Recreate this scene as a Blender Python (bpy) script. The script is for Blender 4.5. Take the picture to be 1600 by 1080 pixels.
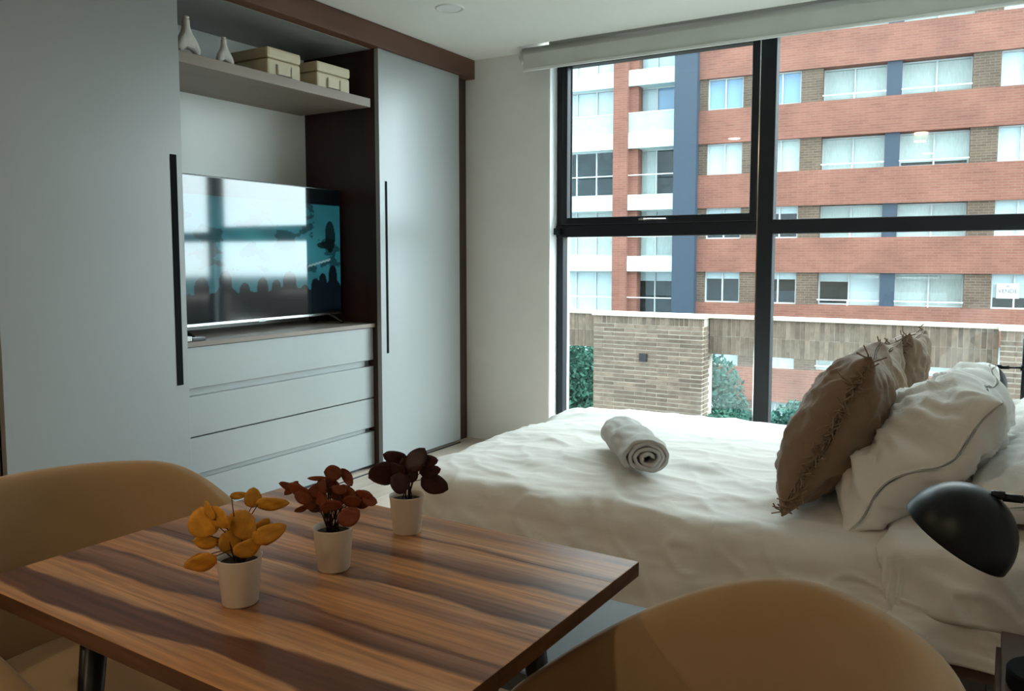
import bpy, bmesh, math, random
from mathutils import Vector, Matrix, noise, Euler
R = math.radians
for o in list(bpy.data.objects): bpy.data.objects.remove(o)
SC = bpy.context.scene
COL = SC.collection
# ------------------------------------------------------------------ camera, sky, exposure
cam_d = bpy.data.cameras.new('camera'); cam = bpy.data.objects.new('camera', cam_d); COL.objects.link(cam)
cam.location = (0, 0, 1.22); cam.rotation_euler = (R(90-4.518), 0, R(30.877))
cam_d.sensor_width = 36; cam_d.lens = 36*1268.66/1600; cam_d.shift_y = -35.44/1600; cam_d.clip_start = .02; cam_d.clip_end = 500
SC.camera = cam
SC.view_settings.view_transform = 'Standard'; SC.view_settings.look = 'None'
SC.view_settings.gamma = 1; SC.view_settings.use_curve_mapping = False
SC.view_settings.exposure = 0.5
SKY = 13.8
w = bpy.data.worlds.new('sky'); SC.world = w; w.use_nodes = True
nt = w.node_tree; nt.nodes.clear()
tc = nt.nodes.new('ShaderNodeTexCoord'); nz = nt.nodes.new('ShaderNodeTexNoise'); rp = nt.nodes.new('ShaderNodeValToRGB')
bg = nt.nodes.new('ShaderNodeBackground'); ow = nt.nodes.new('ShaderNodeOutputWorld')
nz.inputs['Scale'].default_value = 2.2; nz.inputs['Detail'].default_value = 5
rp.color_ramp.elements[0].position = .35; rp.color_ramp.elements[0].color = (.60, .74, .86, 1)
rp.color_ramp.elements[1].position = .65; rp.color_ramp.elements[1].color = (.95, 1.0, 1.0, 1)
nt.links.new(tc.outputs['Generated'], nz.inputs['Vector']); nt.links.new(nz.outputs['Fac'], rp.inputs['Fac'])
# thin cloud with the sun veiled behind the opposite block: the sky brightens smoothly towards that side
sd_ = nt.nodes.new('ShaderNodeVectorMath'); sd_.operation = 'DOT_PRODUCT'; sd_.inputs[1].default_value = Vector((.25, .80, .55)).normalized()
nt.links.new(tc.outputs['Generated'], sd_.inputs[0])
gr = nt.nodes.new('ShaderNodeMapRange'); gr.interpolation_type = 'SMOOTHSTEP'; gr.inputs['From Min'].default_value = -.5; gr.inputs['From Max'].default_value = 1.0
gr.inputs['To Min'].default_value = .16; gr.inputs['To Max'].default_value = 1.0; nt.links.new(sd_.outputs['Value'], gr.inputs['Value'])
sc_ = nt.nodes.new('ShaderNodeVectorMath'); sc_.operation = 'SCALE'; nt.links.new(rp.outputs['Color'], sc_.inputs[0]); nt.links.new(gr.outputs[0], sc_.inputs['Scale'])
nt.links.new(sc_.outputs[0], bg.inputs['Color']); nt.links.new(bg.outputs[0], ow.inputs[0])
bg.inputs['Strength'].default_value = SKY
# portal in the window opening (guides the sky light, gives off none itself)
pl = bpy.data.lights.new('window_portal', 'AREA'); pl.shape = 'RECTANGLE'; pl.size = 2.86; pl.size_y = 2.4
pl.cycles.is_portal = True
po = bpy.data.objects.new('window_portal', pl); COL.objects.link(po); po.location = (-1.03, 4.95, 1.25); po.rotation_euler = (R(-90), 0, 0)
FILL = 4.2
# ------------------------------------------------------------------ materials
def srgb(r, g, b):
    f = lambda c: (c/255/12.92) if c/255 <= .04045 else ((c/255+.055)/1.055)**2.4
    return (f(r), f(g), f(b))
def mat(name, col, rough=.6, spec=.5, metal=0, var=0., vscale=6, bump=0., bscale=60, stretch=(1,1,1), sheen=0, coat=0, detail=4, ior=None, rand=0.):
    m = bpy.data.materials.new(name); m.use_nodes = True; n = m.node_tree.nodes; l = m.node_tree.links
    b = n['Principled BSDF']
    b.inputs['Base Color'].default_value = (*col, 1); b.inputs['Roughness'].default_value = rough
    b.inputs['Specular IOR Level'].default_value = spec; b.inputs['Metallic'].default_value = metal
    if sheen: b.inputs['Sheen Weight'].default_value = sheen
    if coat: b.inputs['Coat Weight'].default_value = coat; b.inputs['Coat Roughness'].default_value = .08
    if ior: b.inputs['IOR'].default_value = ior
    t = n.new('ShaderNodeTexCoord'); mp = n.new('ShaderNodeMapping'); mp.inputs['Scale'].default_value = stretch
    oi = n.new('ShaderNodeObjectInfo'); ad = n.new('ShaderNodeVectorMath'); ad.operation = 'ADD'
    cb = n.new('ShaderNodeCombineXYZ'); mu = n.new('ShaderNodeMath'); mu.operation = 'MULTIPLY'; mu.inputs[1].default_value = 37 if rand else 0
    l.new(oi.outputs['Random'], mu.inputs[0]); l.new(mu.outputs[0], cb.inputs[0]); l.new(mu.outputs[0], cb.inputs[1])
    l.new(t.outputs['Object'], ad.inputs[0]); l.new(cb.outputs[0], ad.inputs[1]); l.new(ad.outputs[0], mp.inputs['Vector'])
    if var or rand:
        z = n.new('ShaderNodeTexNoise'); z.inputs['Scale'].default_value = vscale; z.inputs['Detail'].default_value = detail
        l.new(mp.outputs[0], z.inputs['Vector'])
        r = n.new('ShaderNodeMapRange'); r.inputs['From Min'].default_value = .3; r.inputs['From Max'].default_value = .7
        r.inputs['To Min'].default_value = 1-var; r.inputs['To Max'].default_value = 1+var
        l.new(z.outputs['Fac'], r.inputs['Value'])
        r2 = n.new('ShaderNodeMapRange'); r2.inputs['To Min'].default_value = 1-rand; r2.inputs['To Max'].default_value = 1+rand
        l.new(oi.outputs['Random'], r2.inputs['Value'])
        mm = n.new('ShaderNodeMath'); mm.operation = 'MULTIPLY'; l.new(r.outputs[0], mm.inputs[0]); l.new(r2.outputs[0], mm.inputs[1])
        v = n.new('ShaderNodeVectorMath'); v.operation = 'SCALE'; v.inputs[0].default_value = col
        l.new(mm.outputs[0], v.inputs['Scale']); l.new(v.outputs[0], b.inputs['Base Color'])
    if bump:
        z2 = n.new('ShaderNodeTexNoise'); z2.inputs['Scale'].default_value = bscale; z2.inputs['Detail'].default_value = 3
        l.new(mp.outputs[0], z2.inputs['Vector'])
        bp = n.new('ShaderNodeBump'); bp.inputs['Strength'].default_value = bump; bp.inputs['Distance'].default_value = .004
        l.new(z2.outputs['Fac'], bp.inputs['Height']); l.new(bp.outputs[0], b.inputs['Normal'])
    return m
def emis(name, col, s):
    m = bpy.data.materials.new(name); m.use_nodes = True; b = m.node_tree.nodes['Principled BSDF']
    b.inputs['Base Color'].default_value = (*col, 1); b.inputs['Emission Color'].default_value = (*col, 1); b.inputs['Emission Strength'].default_value = s
    return m
def glass(name, tint=(.93, .98, .97), refl=1.45, film=0):
    m = bpy.data.materials.new(name); m.use_nodes = True; n = m.node_tree.nodes; l = m.node_tree.links; n.clear()
    o = n.new('ShaderNodeOutputMaterial'); mx = n.new('ShaderNodeMixShader'); tr = n.new('ShaderNodeBsdfTransparent'); g = n.new('ShaderNodeBsdfGlossy')
    f = n.new('ShaderNodeFresnel'); ge = n.new('ShaderNodeNewGeometry'); ir = n.new('ShaderNodeMapRange'); ir.inputs['To Min'].default_value = refl; ir.inputs['To Max'].default_value = 1/refl   # thin sheet: same reflectance from both faces
    l.new(ge.outputs['Backfacing'], ir.inputs['Value']); l.new(ir.outputs[0], f.inputs['IOR']); g.inputs['Roughness'].default_value = .01
    tr.inputs[0].default_value = (*tint, 1); l.new(f.outputs[0], mx.inputs[0]); l.new(tr.outputs[0], mx.inputs[1]); l.new(g.outputs[0], mx.inputs[2])
    l.new(mx.outputs[0], o.inputs[0]); return m
def fabric(name, col, scale=700, bump=.25, sheen=.2, var=.05, rough=.9, wr=0.):
    m = mat(name, col, rough=rough, spec=.2, var=var, vscale=5, sheen=sheen)
    n = m.node_tree.nodes; l = m.node_tree.links; b = n['Principled BSDF']
    t = n.new('ShaderNodeTexCoord'); ad = n.new('ShaderNodeTexNoise'); ad.inputs['Scale'].default_value = scale*.5; ad.inputs['Detail'].default_value = 2
    l.new(t.outputs['Object'], ad.inputs['Vector'])
    bp = n.new('ShaderNodeBump'); bp.inputs['Strength'].default_value = bump; bp.inputs['Distance'].default_value = .0012
    l.new(ad.outputs[0], bp.inputs['Height'])
    if wr:
        z = n.new('ShaderNodeTexNoise'); z.inputs['Scale'].default_value = 9; z.inputs['Detail'].default_value = 5; z.inputs['Distortion'].default_value = 1.2
        l.new(t.outputs['Object'], z.inputs['Vector'])
        b2 = n.new('ShaderNodeBump'); b2.inputs['Strength'].default_value = wr; b2.inputs['Distance'].default_value = .02
        l.new(z.outputs['Fac'], b2.inputs['Height']); l.new(b2.outputs[0], bp.inputs['Normal'])
    l.new(bp.outputs[0], b.inputs['Normal']); return m
def brickmat(name, c1, c2, mortar, bw, bh, ax='X', rough=.9):
    m = bpy.data.materials.new(name); m.use_nodes = True; n = m.node_tree.nodes; l = m.node_tree.links; b = n['Principled BSDF']
    b.inputs['Roughness'].default_value = rough; b.inputs['Specular IOR Level'].default_value = .2
    t = n.new('ShaderNodeTexCoord'); sp = n.new('ShaderNodeSeparateXYZ'); cb = n.new('ShaderNodeCombineXYZ')
    l.new(t.outputs['Object'], sp.inputs[0])
    ad = n.new('ShaderNodeMath'); ad.operation = 'ADD'; l.new(sp.outputs['X'], ad.inputs[0]); l.new(sp.outputs['Y'], ad.inputs[1])
    l.new(ad.outputs[0], cb.inputs[0]); l.new(sp.outputs['Z'], cb.inputs[1])
    br = n.new('ShaderNodeTexBrick'); br.inputs['Color1'].default_value = (*c1, 1); br.inputs['Color2'].default_value = (*c2, 1); br.inputs['Mortar'].default_value = (*mortar, 1)
    br.inputs['Scale'].default_value = 1; br.inputs['Brick Width'].default_value = bw; br.inputs['Row Height'].default_value = bh; br.inputs['Mortar Size'].default_value = .008; br.inputs['Bias'].default_value = -.2
    l.new(cb.outputs[0], br.inputs['Vector'])
    z = n.new('ShaderNodeTexNoise'); z.inputs['Scale'].default_value = .8; z.inputs['Detail'].default_value = 6; l.new(cb.outputs[0], z.inputs['Vector'])
    mr = n.new('ShaderNodeMapRange'); mr.inputs['From Min'].default_value = .3; mr.inputs['From Max'].default_value = .7; mr.inputs['To Min'].default_value = .82; mr.inputs['To Max'].default_value = 1.18
    l.new(z.outputs['Fac'], mr.inputs['Value']); v = n.new('ShaderNodeVectorMath'); v.operation = 'SCALE'
    l.new(br.outputs['Color'], v.inputs[0]); l.new(mr.outputs[0], v.inputs['Scale']); l.new(v.outputs[0], b.inputs['Base Color'])
    bp = n.new('ShaderNodeBump'); bp.invert = True; bp.inputs['Strength'].default_value = .5; bp.inputs['Distance'].default_value = .01
    l.new(br.outputs['Fac'], bp.inputs['Height']); l.new(bp.outputs[0], b.inputs['Normal']); return m
M = {}
M['wall'] = mat('wall_paint', (.80, .80, .77), .85, .2, var=.02, bump=.05, bscale=200)
M['wallwarm'] = mat('warm_wall_paint', (.62, .50, .38), .85, .2, var=.02)
M['reveal'] = mat('white_reveal', (.8, .82, .82), .6)
M['ceil'] = mat('ceiling_paint', (.80, .81, .77), .9, .1, var=.01)
M['lam'] = mat('grey_laminate', (0.29, 0.305, 0.30), .34, .6, var=.03, vscale=3, bump=.06, bscale=60, stretch=(1, 1, .12))
M['nichelam'] = mat('pale_laminate', (.72, .73, .70), .5, .4, var=.02)
M['lamdark'] = mat('groove_laminate', (.32, .36, .37), .5)
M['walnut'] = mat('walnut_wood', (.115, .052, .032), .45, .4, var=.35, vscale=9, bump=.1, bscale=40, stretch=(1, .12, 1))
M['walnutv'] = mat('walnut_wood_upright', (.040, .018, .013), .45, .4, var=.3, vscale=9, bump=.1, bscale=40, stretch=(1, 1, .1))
M['shelfw'] = mat('shelf_wood', (.25, .20, .165), .5, .4, var=.15, vscale=9, stretch=(1, .12, 1))
M['black'] = mat('black_aluminium', (.006, .009, .013), .45, .35)
M['matt'] = mat('matt_black_profile', (.008, .009, .011), .85, .08)
M['blackplastic'] = mat('black_plastic', (.01, .011, .013), .3, .5)
M['lampblack'] = mat('black_lamp_enamel', (.004, .005, .008), .36, .32, bump=.05, bscale=500)
M['lampin'] = mat('lamp_inner_white', (.5, .5, .48), .6)
M['chrome'] = mat('chrome', (.8, .8, .8), .15, metal=1)
M['stool'] = mat('blue_grey_seat', (.10, .12, .135), .6, .4)
M['lampon'] = emis('lit_diffuser', (1, .8, .55), 6)
M['white'] = mat('white_plastic', (.75, .76, .74), .4)
M['blind'] = fabric('blind_fabric', (.62, .64, .60), 900, .1)
M['cream'] = mat('cream_tin', (.62, .53, .36), .5, var=.03, bump=.05, bscale=80)
M['ceramic'] = mat('matt_ceramic', (.66, .64, .59), .75, var=.03, bump=.03, bscale=120)
M['pot'] = mat('pot_ceramic', (.72, .66, .58), .5, .4)
M['soil'] = mat('dark_soil', (.015, .008, .006), .95, var=.4, vscale=80, bump=.6, bscale=200)
M['linen'] = fabric('white_linen', (.80, .78, .74), 900, .2, wr=.10)
M['pillow'] = fabric('white_cotton', (.83, .82, .79), 1100, .12, wr=.22)
M['beige'] = fabric('taupe_cotton', (.27, .185, .125), 900, .35, wr=.3)
M['towel'] = mat('terry_towel', (.74, .73, .71), .95, .1, bump=.9, bscale=700, sheen=.4)
M['chair'] = fabric('tan_upholstery', (.40, .27, .145), 1300, .25, sheen=.35, var=.08)
M['floor'] = mat('oak_plank', (.52, .42, .34), .42, .45, var=.18, vscale=7, bump=.08, bscale=50, stretch=(1, .1, 1), rand=.12)
M['bedbase'] = mat('bed_base_fabric', (.20, .14, .10), .9, .1, var=.08, bump=.3, bscale=400)
M['night'] = mat('nightstand_wood', (.085, .05, .035), .65, .25, var=.25, vscale=9, stretch=(.15, 1, 1))
M['glass'] = glass('window_glass')
M['leafy'] = mat('yellow_leaf', (.60, .28, .03), .55, .3, var=.15, vscale=4, rand=.25)
M['leafo'] = mat('rust_leaf', (.17, .045, .018), .55, .3, var=.3, vscale=25, rand=.3)
M['leafd'] = mat('maroon_leaf', (.035, .010, .012), .5, .4, var=.3, vscale=25, rand=.2)
M['stemd'] = mat('dark_stem', (.03, .012, .008), .6)
for k in ('leafy', 'leafo'):
    M[k].node_tree.nodes['Principled BSDF'].inputs['Transmission Weight'].default_value = 0
# table wood: heartwood / sapwood stripes along the boards
def tablewood():
    m = bpy.data.materials.new('acacia_wood'); m.use_nodes = True; n = m.node_tree.nodes; l = m.node_tree.links; b = n['Principled BSDF']
    b.inputs['Roughness'].default_value = .36; b.inputs['Specular IOR Level'].default_value = .45
    t = n.new('ShaderNodeTexCoord'); mp = n.new('ShaderNodeMapping'); mp.inputs['Scale'].default_value = (1.6, 5, 5); l.new(t.outputs['Object'], mp.inputs[0])
    z = n.new('ShaderNodeTexNoise'); z.inputs['Scale'].default_value = 1.6; z.inputs['Detail'].default_value = 3; l.new(mp.outputs[0], z.inputs['Vector'])
    sp = n.new('ShaderNodeSeparateXYZ'); l.new(t.outputs['Object'], sp.inputs[0])
    a = n.new('ShaderNodeMath'); a.operation = 'MULTIPLY_ADD'; a.inputs[1].default_value = .09; l.new(z.outputs['Fac'], a.inputs[0]); l.new(sp.outputs['Y'], a.inputs[2])
    tilt = n.new('ShaderNodeMath'); tilt.operation = 'MULTIPLY_ADD'; tilt.inputs[1].default_value = -.05; l.new(sp.outputs['X'], tilt.inputs[0]); l.new(a.outputs[0], tilt.inputs[2])
    mr = n.new('ShaderNodeMapRange'); mr.inputs['From Min'].default_value = -.305+.045; mr.inputs['From Max'].default_value = .305+.045; l.new(tilt.outputs[0], mr.inputs['Value'])
    rp = n.new('ShaderNodeValToRGB'); cr = rp.color_ramp; cr.interpolation = 'LINEAR'
    L = (.52, .245, .095); D = (.135, .05, .026); G = (.32, .155, .085); S = (.58, .31, .15)
    st = [(0, L), (.055, S), (.065, D), (.155, D), (.165, S), (.235, L), (.25, D), (.31, G), (.335, D), (.35, L), (.43, L), (.445, G), (.50, S), (.51, D), (.56, G), (.60, L), (.66, L), (.68, D), (.73, G), (.75, S), (.80, L), (.815, D), (.84, S), (.90, L), (.93, G), (1, L)]
    for i, (p, c) in enumerate(st):
        e = cr.elements[i] if i < 2 else cr.elements.new(p)
        e.position = p; e.color = (*c, 1)
    l.new(mr.outputs[0], rp.inputs[0])
    m2 = n.new('ShaderNodeMapping'); m2.inputs['Scale'].default_value = (3, 75, 20); l.new(t.outputs['Object'], m2.inputs[0])
    z2 = n.new('ShaderNodeTexNoise'); z2.inputs['Scale'].default_value = 1.5; z2.inputs['Detail'].default_value = 6; z2.inputs['Distortion'].default_value = .6; l.new(m2.outputs[0], z2.inputs['Vector'])
    r2 = n.new('ShaderNodeMapRange'); r2.inputs['From Min'].default_value = .3; r2.inputs['From Max'].default_value = .7; r2.inputs['To Min'].default_value = .62; r2.inputs['To Max'].default_value = 1.3
    l.new(z2.outputs['Fac'], r2.inputs['Value']); v = n.new('ShaderNodeVectorMath'); v.operation = 'SCALE'
    l.new(rp.outputs['Color'], v.inputs[0]); l.new(r2.outputs[0], v.inputs['Scale']); l.new(v.outputs[0], b.inputs['Base Color'])
    return m
M['table'] = tablewood()
# facade (true colours kept low: the sky is bright)
M['redbrick'] = brickmat('red_brick', (.27, .115, .085), (.225, .093, .070), (.27, .165, .13), .34, .085)
M['brownbrick'] = brickmat('brown_brick', (0.145, 0.102, 0.073), (0.102, 0.071, 0.054), (0.204, 0.170, 0.145), .28, .085)
M['romanbrick'] = mat('roman_brick', (.165, .122, .092), .9, .2, var=.22, vscale=9, rand=.28)
M['mortar'] = mat('light_mortar', (0.396, 0.342, 0.279), .95, .1, var=.1)
M['coping'] = mat('coping_stone', (0.459, 0.408, 0.340), .8, .2, var=.08)
M['bluecol'] = mat('blue_grey_cladding', (.037, .060, .092), .5, var=.05)
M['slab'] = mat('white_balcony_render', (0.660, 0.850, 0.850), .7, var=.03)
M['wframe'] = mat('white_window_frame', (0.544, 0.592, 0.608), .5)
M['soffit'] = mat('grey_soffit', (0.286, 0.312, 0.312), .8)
M['curtain'] = mat('pale_curtain', (0.62, 0.64, 0.60), .9, var=.12, vscale=14, stretch=(3, 3, .3), rand=.12)
M['curtainw'] = mat('white_blind', (0.744, 0.792, 0.816), .8, var=.03)
M['bluewin'] = mat('sky_blue_blind', (0.325, 0.494, 0.715), .7)
M['dark'] = mat('dark_room', (.03, .045, .05), .8, var=.5, vscale=3)
M['fglass'] = glass('facade_glass', (.93, .97, .98), 1.5)
M['frost'] = mat('frosted_railing_glass', (.42, .55, .58), .25, .5, var=.08)
M['rail'] = mat('white_rail', (0.715, 0.780, 0.806), .4)
M['leafg'] = mat('green_foliage', (0.018, 0.068, 0.045), .7, .2, var=.4, vscale=3)
M['leafg2'] = mat('blue_green_foliage', (0.024, 0.075, 0.060), .7, .2, var=.4, vscale=3)
M['bark'] = mat('bark', (.06, .04, .03), .9, var=.3)
M['ground'] = mat('courtyard_paving', (.05, .06, .055), .9, var=.2)
M['red'] = mat('ink', (.12, .14, .16), .8)
# ------------------------------------------------------------------ helpers
def put(name, me, m=None, parent=None):
    o = bpy.data.objects.new(name, me); COL.objects.link(o)
    if m is not None and not me.materials: me.materials.append(m)
    if parent is not None: o.parent = parent
    return o
def tag(o, label=None, cat=None, group=None, kind=None):
    if label: o['label'] = label
    if cat: o['category'] = cat
    if group: o['group'] = group
    if kind: o['kind'] = kind
    return o
def empty(name, loc=(0,0,0), rz=0, label=None, cat=None, group=None):
    o = bpy.data.objects.new(name, None); COL.objects.link(o); o.location = loc; o.rotation_euler = (0, 0, rz); o.empty_display_size = .1
    return tag(o, label, cat, group)
class MB:
    def __init__(s): s.v = []; s.f = []
    def box(s, x0, x1, y0, y1, z0, z1):
        b = len(s.v)
        s.v += [(x0,y0,z0),(x1,y0,z0),(x1,y1,z0),(x0,y1,z0),(x0,y0,z1),(x1,y0,z1),(x1,y1,z1),(x0,y1,z1)]
        s.f += [tuple(b+i for i in q) for q in ((0,3,2,1),(4,5,6,7),(0,1,5,4),(1,2,6,5),(2,3,7,6),(3,0,4,7))]
        return s
    def tube(s, pts, r, n=10, cap=True):
        pts = [Vector(p) for p in pts]; rs = r if isinstance(r, (list, tuple)) else [r]*len(pts); b = len(s.v); up = None
        for i, p in enumerate(pts):
            d = (pts[min(i+1, len(pts)-1)]-pts[max(i-1, 0)]).normalized()
            if up is None: up = Vector((0,0,1)) if abs(d.z) < .9 else Vector((1,0,0))
            a = d.cross(up).normalized(); c = a.cross(d).normalized(); up = c
            for k in range(n):
                t = 2*math.pi*k/n; s.v.append(tuple(p+(a*math.cos(t)+c*math.sin(t))*rs[i]))
        for i in range(len(pts)-1):
            for k in range(n):
                k2 = (k+1) % n; s.f.append((b+i*n+k, b+i*n+k2, b+(i+1)*n+k2, b+(i+1)*n+k))
        if cap: s.f.append(tuple(b+k for k in reversed(range(n)))); e = b+(len(pts)-1)*n; s.f.append(tuple(e+k for k in range(n)))
        return s
    def lathe(s, prof, n=32, c=(0,0,0), M4=None):
        b = len(s.v)
        for (r, z) in prof:
            for k in range(n):
                t = 2*math.pi*k/n; p = Vector((r*math.cos(t), r*math.sin(t), z))
                if M4 is not None: p = M4 @ p
                s.v.append((p.x+c[0], p.y+c[1], p.z+c[2]))
        for i in range(len(prof)-1):
            for k in range(n):
                k2 = (k+1) % n; s.f.append((b+i*n+k, b+i*n+k2, b+(i+1)*n+k2, b+(i+1)*n+k))
        return s
    def build(s, name, m=None, parent=None, smooth=False, bevel=0, seg=2):
        me = bpy.data.meshes.new(name); me.from_pydata([tuple(p) for p in s.v], [], s.f)
        if bevel:
            bm = bmesh.new(); bm.from_mesh(me)
            bmesh.ops.bevel(bm, geom=[e for e in bm.edges], offset=bevel, segments=seg, affect='EDGES', profile=.6, clamp_overlap=True)
            bm.to_mesh(me); bm.free()
        if smooth:
            for p in me.polygons: p.use_smooth = True
        me.update(); return put(name, me, m, parent)
def box(name, b, m, parent=None, bevel=0): return MB().box(*b).build(name, m, parent, bevel=bevel)
def grid(name, fn, nu, nv, m, parent=None, closeu=False, closev=False, smooth=True):
    v = [fn(i/(nu if closeu else nu-1), j/(nv if closev else nv-1)) for i in range(nu) for j in range(nv)]
    f = []
    for i in range(nu if closeu else nu-1):
        for j in range(nv if closev else nv-1):
            i2 = (i+1) % nu; j2 = (j+1) % nv; f.append((i*nv+j, i2*nv+j, i2*nv+j2, i*nv+j2))
    me = bpy.data.meshes.new(name); me.from_pydata([tuple(p) for p in v], [], f)
    if smooth:
        for p in me.polygons: p.use_smooth = True
    return put(name, me, m, parent)
def fbm(p, oct=4): return noise.fractal(Vector(p), 1.0, 2.0, oct)
def struct(name, b, m, parent=None, bevel=0):
    o = box(name, b, m, parent, bevel)
    if parent is None: o['kind'] = 'structure'
    return o
# ------------------------------------------------------------------ room
CE = 2.52; WY = 4.56; WO = 4.86; XL = -3.63; XR = .42; YB = -2.6; WX0 = -2.458; WX1 = .36; WZ0 = .10; WZ1 = 2.49
fl = MB().box(XL, XR, YB, WO, -.14, -.012).build('floor', M['mortar']); fl['kind'] = 'structure'
random.seed(4); shared = {}
x = XL; r = 0
while x < XR-.01:
    wdt = min(.192, XR-x); y = YB-random.random()*.9
    while y < WY+.25:
        y0 = max(y, YB); y1 = min(y+1.25, WY+.25); y += 1.25
        if y1-y0 < .05: continue
        key = (round(wdt, 3), round(y1-y0, 3))
        if key not in shared:
            p = MB().box(.001, wdt-.001, .001, y1-y0-.001, -.012, 0).build('plank', M['floor'], fl, bevel=.0012, seg=1); shared[key] = p.data
        else: p = put('plank', shared[key], None, fl)
        p.location = (x, y0, 0)
    x += .192
# ceiling with the blind pocket at the window
MB().box(XL, XR+.2, YB, 4.405, CE, CE+.2).box(XL, -2.60, 4.405, WO, CE, CE+.2).box(-2.60, XR+.2, 4.405, WO, CE+.10, CE+.2).build('ceiling', M['ceil'])['kind'] = 'structure'
wl = MB().box(XL-.15, WX0, WY, WO, 0, CE).box(WX0, WX1, WY, WO, 0, WZ0).box(WX0, WX1, WY, WO, WZ1, CE+.1).box(WX1, XR+.2, WY, WO, 0, CE+.1).build('wall_back', M['wall']); wl['kind'] = 'structure'
struct('wall_left', (XL-.15, XL, YB, WY, 0, CE), M['wall'])
struct('wall_right', (XR, XR+.15, YB, WO, 0, CE), M['wall'])
struct('wall_front', (XL-.15, XR+.15, YB-.15, YB, 0, CE), M['wallwarm'])
# window reveals (white lining) and window
win = empty('window_1'); win['kind'] = 'structure'
MB().box(WX0, WX0+.008, WY+.002, 4.655, WZ0, WZ1).box(WX0, WX1, WY+.002, 4.655, WZ1-.008, WZ1).box(WX0, WX1, WY+.002, 4.655, WZ0, WZ0+.01).build('reveal_lining', M['reveal'], win)
FY0, FY1 = 4.66, 4.73
fr = MB()
fr.box(WX0+.008, WX0+.052, FY0, FY1, WZ0, WZ1)
fr.box(WX1-.05, WX1, FY0, FY1, WZ0, WZ1).box(WX0+.05, WX1-.05, FY0, FY1, WZ1-.045, WZ1).box(WX0+.05, WX1-.05, FY0, FY1, WZ0, WZ0+.06)
fr.build('frame', M['black'], win, bevel=.003, seg=1)
MB().box(-1.178, -1.09, FY0-.004, FY1, WZ0+.06, WZ1-.045).build('mullion', M['black'], win, bevel=.003, seg=1)
MB().box(WX0-.004, -1.178, FY0-.010, FY1, 1.357, 1.432).box(-1.09, WX1, FY0-.006, FY1, 1.359, 1.438).build('transom', M['black'], win, bevel=.003, seg=1)
# small cap at the transom end
box('transom_cap', (WX0-.0+.009, WX0+.05, FY0-.045, FY0-.001, 1.372, 1.412), M['black'], win)
s = MB(); sx0, sx1, sz0, sz1 = WX0+.052, -1.180, 1.433, WZ1-.045; w1 = .036
s.box(sx0, sx0+w1, FY0-.018, FY1-.01, sz0, sz1).box(sx1-w1-.004, sx1, FY0-.018, FY1-.01, sz0, sz1).box(sx0+w1, sx1-w1-.004, FY0-.018, FY1-.01, sz0, sz0+.045).box(sx0+w1, sx1-w1-.004, FY0-.018, FY1-.01, sz1-.026, sz1)
sash = s.build('sash', M['black'], win, bevel=.003, seg=1)
MB().box(sx1+.002, sx1+.007, FY0-.012, FY0-.003, WZ0+.06, WZ1-.047).build('seal_strip', M['chrome'], win)
MB().box(sx0+w1-.004, sx0+w1, FY0+.03, FY0+.05, sz0+.045, sz1-.03).build('glazing_bead', M['chrome'], win)
h = MB().box(-1.88, -1.80, FY0-.028, FY0-.018, 1.452, 1.464).tube([(-1.86, FY0-.04, 1.458), (-1.70, FY0-.045, 1.455)], .004, 8).box(-1.86, -1.84, FY0-.044, FY0-.02, 1.450, 1.466).build('handle', M['chrome'], win)
for b in ((WX0+.05, -1.178, WZ0+.06, 1.357), (-1.09, WX1-.05, WZ0+.06, 1.359), (-1.09, WX1-.05, 1.438, WZ1-.045), (sx0+w1, sx1-w1-.004, sz0+.045, sz1-.03)):
    box('pane', (b[0]+.0005, b[1]-.0005, 4.696, 4.702, b[2]+.0005, b[3]-.0005), M['glass'], win)
# roller blind
rb = empty('roller_blind', (-1.1, 4.48, 2.48), 0, 'white rolled-up roller blind along the top of the large window', 'blind')
rb_l = Vector(rb.location)
def rel(mb, o):
    mb.v = [tuple(Vector(p)-o) for p in mb.v]; return mb
rel(MB().tube([(-2.585, 4.485, 2.478), (.41, 4.485, 2.478)], .047, 28), rb_l).build('roll', M['blind'], rb, smooth=True)
rel(MB().box(-2.572, .41, 4.438, 4.4405, 2.387, 2.478), rb_l).build('hanging_fabric', M['blind'], rb)
rel(MB().box(-2.575, .41, 4.431, 4.447, 2.372, 2.388), rb_l).build('hem_bar', M['white'], rb, bevel=.003)
rel(MB().box(-2.598, -2.592, 4.45, 4.53, 2.43, 2.545), rb_l).build('bracket', M['white'], rb)
rel(MB().tube([(-2.60, 4.485+.045*math.cos(t/10*math.pi*2), 2.478+.045*math.sin(t/10*math.pi*2)) for t in range(11)], .004, 8), rb_l).build('chain_wheel', M['chrome'], rb, smooth=True)
rel(MB().tube([(-2.30, 4.45, 2.525), (-2.28, 4.46, 2.545), (-2.25, 4.44, 2.545), (-2.24, 4.45, 2.528)], .003, 6), rb_l).build('chain', M['white'], rb)
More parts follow.
